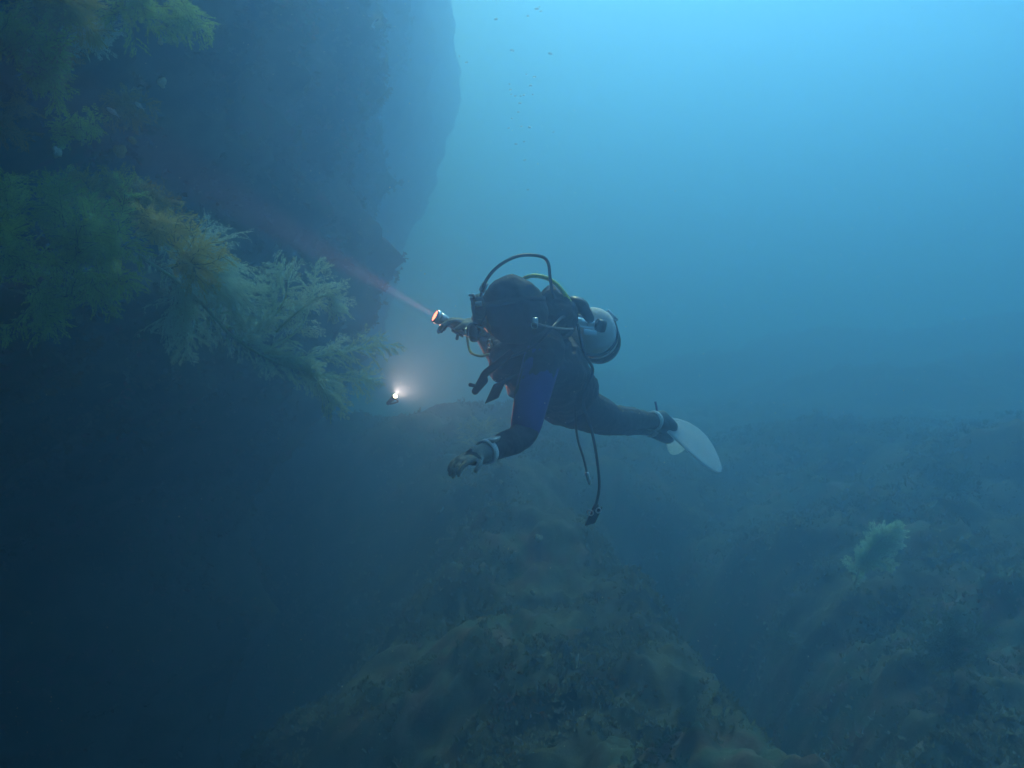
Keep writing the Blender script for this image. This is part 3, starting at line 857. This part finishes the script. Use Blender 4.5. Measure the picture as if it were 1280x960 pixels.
for sg in (1, -1): yk.box(vp - tax * .05 + vdir * .04 + V((0, -.01, sg * .021)), (vdir * .06, V((0, .008, 0)), V((0, 0, .004))), .3)
yk.box(vp - tax * .05 - vdir * .0 + V((0, -.01, -.04)), (vdir * .03, V((0, .01, 0)), V((0, 0, .012))), .3)
yk.build('yoke', CHROME, fs)
# black hump of hose ends above the valve
hc = MB(); hc.ell(at(722, 381, 3.74), (V((.05, 0, -.012)), V((0, .05, 0)), V((0, 0, .035))), 18, 12); hc.tube([at(730, 386, 3.72), at(737, 398, 3.72)], [.024, .02], 14, round_ends=True)
hc.build('valve_cover', RUB, tank)
def hose(name, q, r, mat, parent, n=30):
    h = MB(); h.tube(spline(P(*q), n), r, 10); return h.build(name, mat, parent)
hose('regulator_hose', [(712, 392, 3.72), (694, 376, 3.66), (688, 350, 3.62), (685, 328, 3.6), (674, 320, 3.58), (648, 320, 3.55), (624, 332, 3.53), (608, 350, 3.53), (600, 372, 3.58), (592, 398, 3.62)], .0066, RUB, tank, 46)
hose('spare_hose', [(718, 388, 3.7), (707, 369, 3.66), (694, 354, 3.64), (678, 346, 3.63), (660, 346, 3.64), (645, 358, 3.68), (636, 385, 3.76)], .0085, YEL, tank)
hose('inflator_feed_hose', [(716, 400, 3.68), (704, 396, 3.62), (690, 410, 3.5), (668, 432, 3.5), (640, 446, 3.56)], .006, RUB, tank)
g1 = hose('gauge_hose', [(722, 405, 3.7), (730, 440, 3.72), (741, 462, 3.8), (734, 482, 3.82), (729, 505, 3.84), (740, 540, 3.84), (747, 580, 3.83), (749, 610, 3.82), (744, 636, 3.82)], .0062, RUB, tank, 44)
gg = MB(); gg.box(at(742, 645, 3.82), (V((.022, 0, .006)), V((-.0, .014, 0)), V((-.016, 0, -.034))), .45); gg.tube([at(746, 630, 3.82), at(743, 640, 3.82)], [.010, .016], 10)
gauge = gg.build('gauge', RUB, g1)
gr = MB(); ringm(gr, at(738, 641, 3.80), V((.3, 1, .2)).normalized(), .012, .0028); ringm(gr, at(748, 638, 3.80), V((-.3, 1, .2)).normalized(), .011, .0028); gr.build('clip', CHROME, gauge)
g2 = hose('octopus_hose', [(712, 440, 3.78), (716, 480, 3.84), (719, 520, 3.86), (722, 548, 3.86), (730, 575, 3.85), (735, 596, 3.85)], .005, RUB, tank)
g3 = MB(); g3.tube([at(734, 592, 3.85), at(737, 604, 3.85)], [.009, .007], 10, round_ends=True); g3.build('clip', CHROME, g2)

# second stage in the mouth
rs = MB(); rc = head + fwd * .155 - hu * .070
rs.ell(rc, (fwd * .030, hl * .036, hu * .036), 20, 12)
rs.tube([rc - fwd * .03, rc], [.014, .02], 12); rs.tube([rc - hl * .03 - hu * .01, rc - hl * .058 - hu * .006], [.012, .011], 12)
rs.ell(rc - hu * .03, (fwd * .02, hl * .045, hu * .014), 16, 8)
second = rs.build('second_stage', GLOSS, tank)
rp = MB(); rp.tube([rc + fwd * .026, rc + fwd * .033], [.020, .016], 18); rp.build('purge_cover', CHROME, second)
# bright clips by the forehead and below the chin
c1 = MB()
for a_, b_ in (((600, 362, 3.55), (605, 353, 3.55)), ((604, 366, 3.55), (609, 355, 3.55))): c1.tube(P(a_, b_), .0045, 8, round_ends=True)
c1.build('hose_clip', CHROME, tank)
c2 = MB(); c2.tube(P((612, 425, 3.66), (614, 433, 3.66)), .005, 8, round_ends=True); c2.build('snap_clip', CHROME, vest)
c2 = MB(); c2.tube(P((596, 408, 3.6), (603, 410, 3.6)), .0045, 8, round_ends=True)
c2.build('snap_clip', CHROME, vest)

# ---------------------------------------------------------------- hand torch with red glow
def lamp_mat(name, col, s_):
    m, n, l, b = mat_new(name); b.inputs['Base Color'].default_value = (*col, 1)
    b.inputs['Emission Color'].default_value = (*col, 1); b.inputs['Emission Strength'].default_value = s_; return m
t0, t1 = at(543.5, 394.5, 3.93), at(585, 417, 3.99)
ta = (t0 - t1).normalized()
torch = empty('dive_torch', t1, label='silver dive torch with a red glowing lens held in the outstretched glove', cat='torch')
tb = MB(); L = (t0 - t1).length
tb.tube([t1, t1 + ta * .004, t1 + ta * L * .55, t1 + ta * L * .60, t1 + ta * L * .72, t1 + ta * (L - .012)], [.013, .016, .016, .022, .026, .027], 22)
tb.build('torch_body', STEEL, torch)
bz = MB(); cuff(bz, t0 - ta * .010, ta, .024, .010, .006, 28); bz.build('bezel', CHROME, torch)
ln_ = MB(); ln_.tube([t0 - ta * .010, t0 - ta * .001], [.024, .024], 24); ln_.build('lens', lamp_mat('red_lens', (1.0, .16, .09), 2.6), torch)
mt = MB(); mt.box(t1 + ta * .055 - V((0, 0, .024)), (ta * .03, V((0, .012, 0)), V((0, 0, .006))), .3); mt.tube([t1 + ta * .05 - V((.0, 0, .02)), t1 + ta * .05 - V((.006, 0, .045))], [.006, .007], 8, round_ends=True)
mt.build('bracket', RUB, torch)
ly = MB(); ly.tube(spline(P((584, 418, 3.98), (585, 430, 3.9), (589, 441, 3.82), (600, 445, 3.76), (612, 443, 3.72)), 30), .0055, 8); ly.build('lanyard', OLIVE, torch)
tl = MB(); tl.tube([t1, t1 - ta * .022], [.012, .010], 12, round_ends=True); tl.build('tail_switch', STEEL, torch)

def spot(name, loc, d, watts, col, ang, parent, blend=.6, r=.01):
    s_ = bpy.data.lights.new(name, 'SPOT'); s_.energy = watts; s_.color = col; s_.spot_size = rad(ang); s_.spot_blend = blend; s_.shadow_soft_size = r
    o = bpy.data.objects.new(name, s_); COL.objects.link(o); o.parent = parent
    o.location = loc - parent.location; o.rotation_euler = (-d).to_track_quat('Z', 'Y').to_euler(); return o
spot('torch_beam', t0 + ta * .006, (at(440, 335, 3.6) - t0).normalized(), 230, (1, .12, .09), 11, torch, 1.0)

w0 = at(494, 495, 5.2)
wd = (at(548, 440, 4.9) - w0).normalized()
wt = empty('dive_torch', w0, label='small distant dive torch throwing a warm white beam up to the right', cat='torch')
q = MB(); q.tube([w0 - wd * .09, w0 - wd * .087, w0 - wd * .03, w0 - wd * .022, w0 - wd * .002], [.008, .011, .011, .014, .015], 18); q.build('torch_body', RUB, wt)
q = MB(); q.tube([w0 - wd * .002, w0 + wd * .002], [.012, .011], 18); q.build('lens', lamp_mat('warm_lens', (1, .80, .5), 8), wt)
q = MB(); q.tube(spline([w0 - wd * .08, w0 - wd * .09 + V((.02, 0, .0)), w0 - wd * .04 + V((.035, 0, -.012)), w0 - wd * .02 + V((.012, 0, -.005))], 14), .005, 8); q.build('handle', RUB, wt)
spot('torch_beam', w0 + wd * .008, wd, 20, (1, .36, .20), 110, wt, 1.0, .02)

# ---------------------------------------------------------------- bubbles
BUB = frond_mat('bubble', (.95, .97, 1), (1, 1, 1)); BUB = plain('bubble', (.98, .99, 1), .34, metal=1.0, var=.01)
BUB.node_tree.nodes['Principled BSDF'].inputs['Alpha'].default_value = .3
bsrc = None
random.seed(11)
bl = [(671, 11), (658, 93), (640, 148), (652, 158), (636, 160), (655, 119), (644, 120), (650, 129), (639, 118), (655, 177), (656, 200), (660, 237), (583, 78), (668, 96), (637, 105), (663, 107), (692, 165), (620, 24), (688, 67), (666, 118), (574, 70), (645, 180), (638, 112), (662, 159), (648, 140), (651, 120), (660, 20), (676, 14), (640, 63)]
for i, (x, y) in enumerate(bl):
    c = at(x, y, 7.2 + random.uniform(-.2, .3))
    if bsrc is None:
        b_ = MB(); b_.ell(c, (V((.011, 0, 0)), V((0, .011, 0)), V((0, 0, .0065))), 16, 10); o = b_.build('bubble', BUB, None, label='tiny flattened silvery bubble rising above the diver', cat='bubble', group='bubbles rising above the diver'); bsrc = o
    else:
        o = bsrc.copy(); COL.objects.link(o)
    o.location = c; s_ = random.choice((.8, .9, 1.0, 1.1, 1.4)); o.scale = (s_ * random.uniform(.8, 1.5), s_, s_); o.rotation_euler = (random.uniform(-.05, .2), random.uniform(-.2, .2), 0)

# ---------------------------------------------------------------- small pale animals on the cliff and reef
def sponge(loc, r, label, name='sponge', cat='sponge', mat=None, st=(1, 1, 1)):
    mb = MB(); L0 = V(loc)
    for k in range(5):
        o = rnd_dir() * r * .55; s_ = r * random.uniform(.45, .8)
        mb.ell(L0 + V((o.x * st[0], o.y, o.z * st[2])), (V((s_ * st[0], 0, 0)), V((0, s_, 0)), V((0, 0, s_ * st[2]))), 14, 10)
    o = mb.build(name, mat or PALE, None, label=label, cat=cat)
    remesh(o, r * .09, 2)
    d = o.modifiers.new('rough', 'DISPLACE'); tx = bpy.data.textures.new('rough', 'CLOUDS'); tx.noise_scale = r * .35; d.texture = tx; d.strength = r * .4
    return o
SP = plain('cream_sponge', (.32, .32, .20), .9, var=.3, scale=40, bump=.5)
sponge(at(150, 189, 3.6), .022, 'round cream sponge just above the upright tuft on the ledge', mat=SP)
sponge(at(164, 176, 3.65), .016, 'smaller cream sponge up and right of the round one', mat=SP)
SW = plain('white_growth', (.72, .76, .72), .9, var=.3, scale=60, bump=.5)
for (x, y, Y, r, lb) in ((70, 190, 3.5, .017, 'white speck of sponge on the dark cliff left of the round cream sponge'),
                         (200, 51, 3.8, .012, 'tiny pale dot of sponge high on the cliff under the hanging green bushes'),
                         (203, 104, 3.8, .016, 'dim pale sponge on the cliff, just up and right of the two little fish')):
    sponge(at(x, y, Y), r, lb, mat=SW, st=(1, 1, 1.3))
def fish(loc, ln, dr, label, mat):
    dr = dr.normalized(); root = empty('fish', loc, label=label, cat='fish', group='small pale fish')
    b = MB(); up = V((0, -.3, 1)); up = (up - dr * up.dot(dr)).normalized(); sd_ = dr.cross(up)
    prof = [(-.5, .02), (-.46, .07), (-.35, .13), (-.15, .17), (.1, .14), (.3, .07), (.42, .035), (.46, .03)]
    b.ring_loft([[loc - dr * ln * u + up * ln * h * math.cos(a) + sd_ * ln * h * .45 * math.sin(a) for a in [2 * math.pi * j / 14 for j in range(14)]] for u, h in prof])
    b.build('body', mat, root)
    t = MB(); c = loc - dr * ln * .44
    for sg in (1, -1):
        t.tube([c, c - dr * ln * .10 + up * sg * ln * .07, c - dr * ln * .2 + up * sg * ln * .14], [ln * .02, ln * .03, ln * .008], 6)
    t.build('tail', mat, root)
    f = MB(); f.tube([loc + up * ln * .13 + dr * ln * .15, loc + up * ln * .2, loc + up * ln * .12 - dr * ln * .25], [ln * .015, ln * .03, ln * .01], 6); f.build('dorsal_fin', mat, root)
FM = plain('pale_fish_skin', (.62, .70, .68), .3, var=.35, scale=90)
fish(at(141, 140, 3.4), .055, V((-.8, -.1, .6)), 'pale striped little fish by the cliff, lower left of the pair', FM)
fish(at(174, 132, 3.5), .048, V((-.8, .1, .6)), 'pale little fish by the cliff, upper right of the pair', FM)
fish(at(722, 825, 4.4), .065, V((.1, -.1, 1)), 'small pale fish standing upright low over the reef at the bottom centre', FM)
for (x, y, r, lb) in ((626, 606, .022, 'white dot of sponge on the mound right of the hanging glove'), (673, 676, .03, 'pale crusty sponge on the mound below the dangling hoses'),
                      (665, 745, .02, 'small pale dot on the mound low in the centre'), (965, 690, .03, 'pale patch of sponge on the slope right of the dark ravine')):
    sponge(ground_hit(x, y) + V((0, 0, .02)), r, lb, mat=SP)

# drifting particles in the water
def snow():
    mb = MB(); rg = np.random.default_rng(5)
    for i in range(2400):
        Y = 1.2 + 6.5 * rg.random(); X = rg.uniform(-.6, .6) * Y; Z = rg.uniform(-.46, .46) * Y
        r = rg.uniform(.0005, .0011) * (0.5 + .35 * Y)
        c = V((X, Y, Z)); k = len(mb.v)
        mb.v += [tuple(c + V(d) * r) for d in ((1, 0, 0), (-1, 0, .2), (0, 1, 0), (0, -1, 0), (0, .2, 1), (.2, 0, -1))]
        for a, b, d in ((0, 2, 4), (2, 1, 4), (1, 3, 4), (3, 0, 4), (2, 0, 5), (1, 2, 5), (3, 1, 5), (0, 3, 5)): mb.f.append((k + a, k + b, k + d))
    return mb
SNOW = frond_mat('drifting_particle', (.5, .55, .5), (.8, .85, .8), 5)
snow().build('drifting_particles', SNOW, None, smooth=False, kind='stuff', label='fine pale particles drifting everywhere in the water')
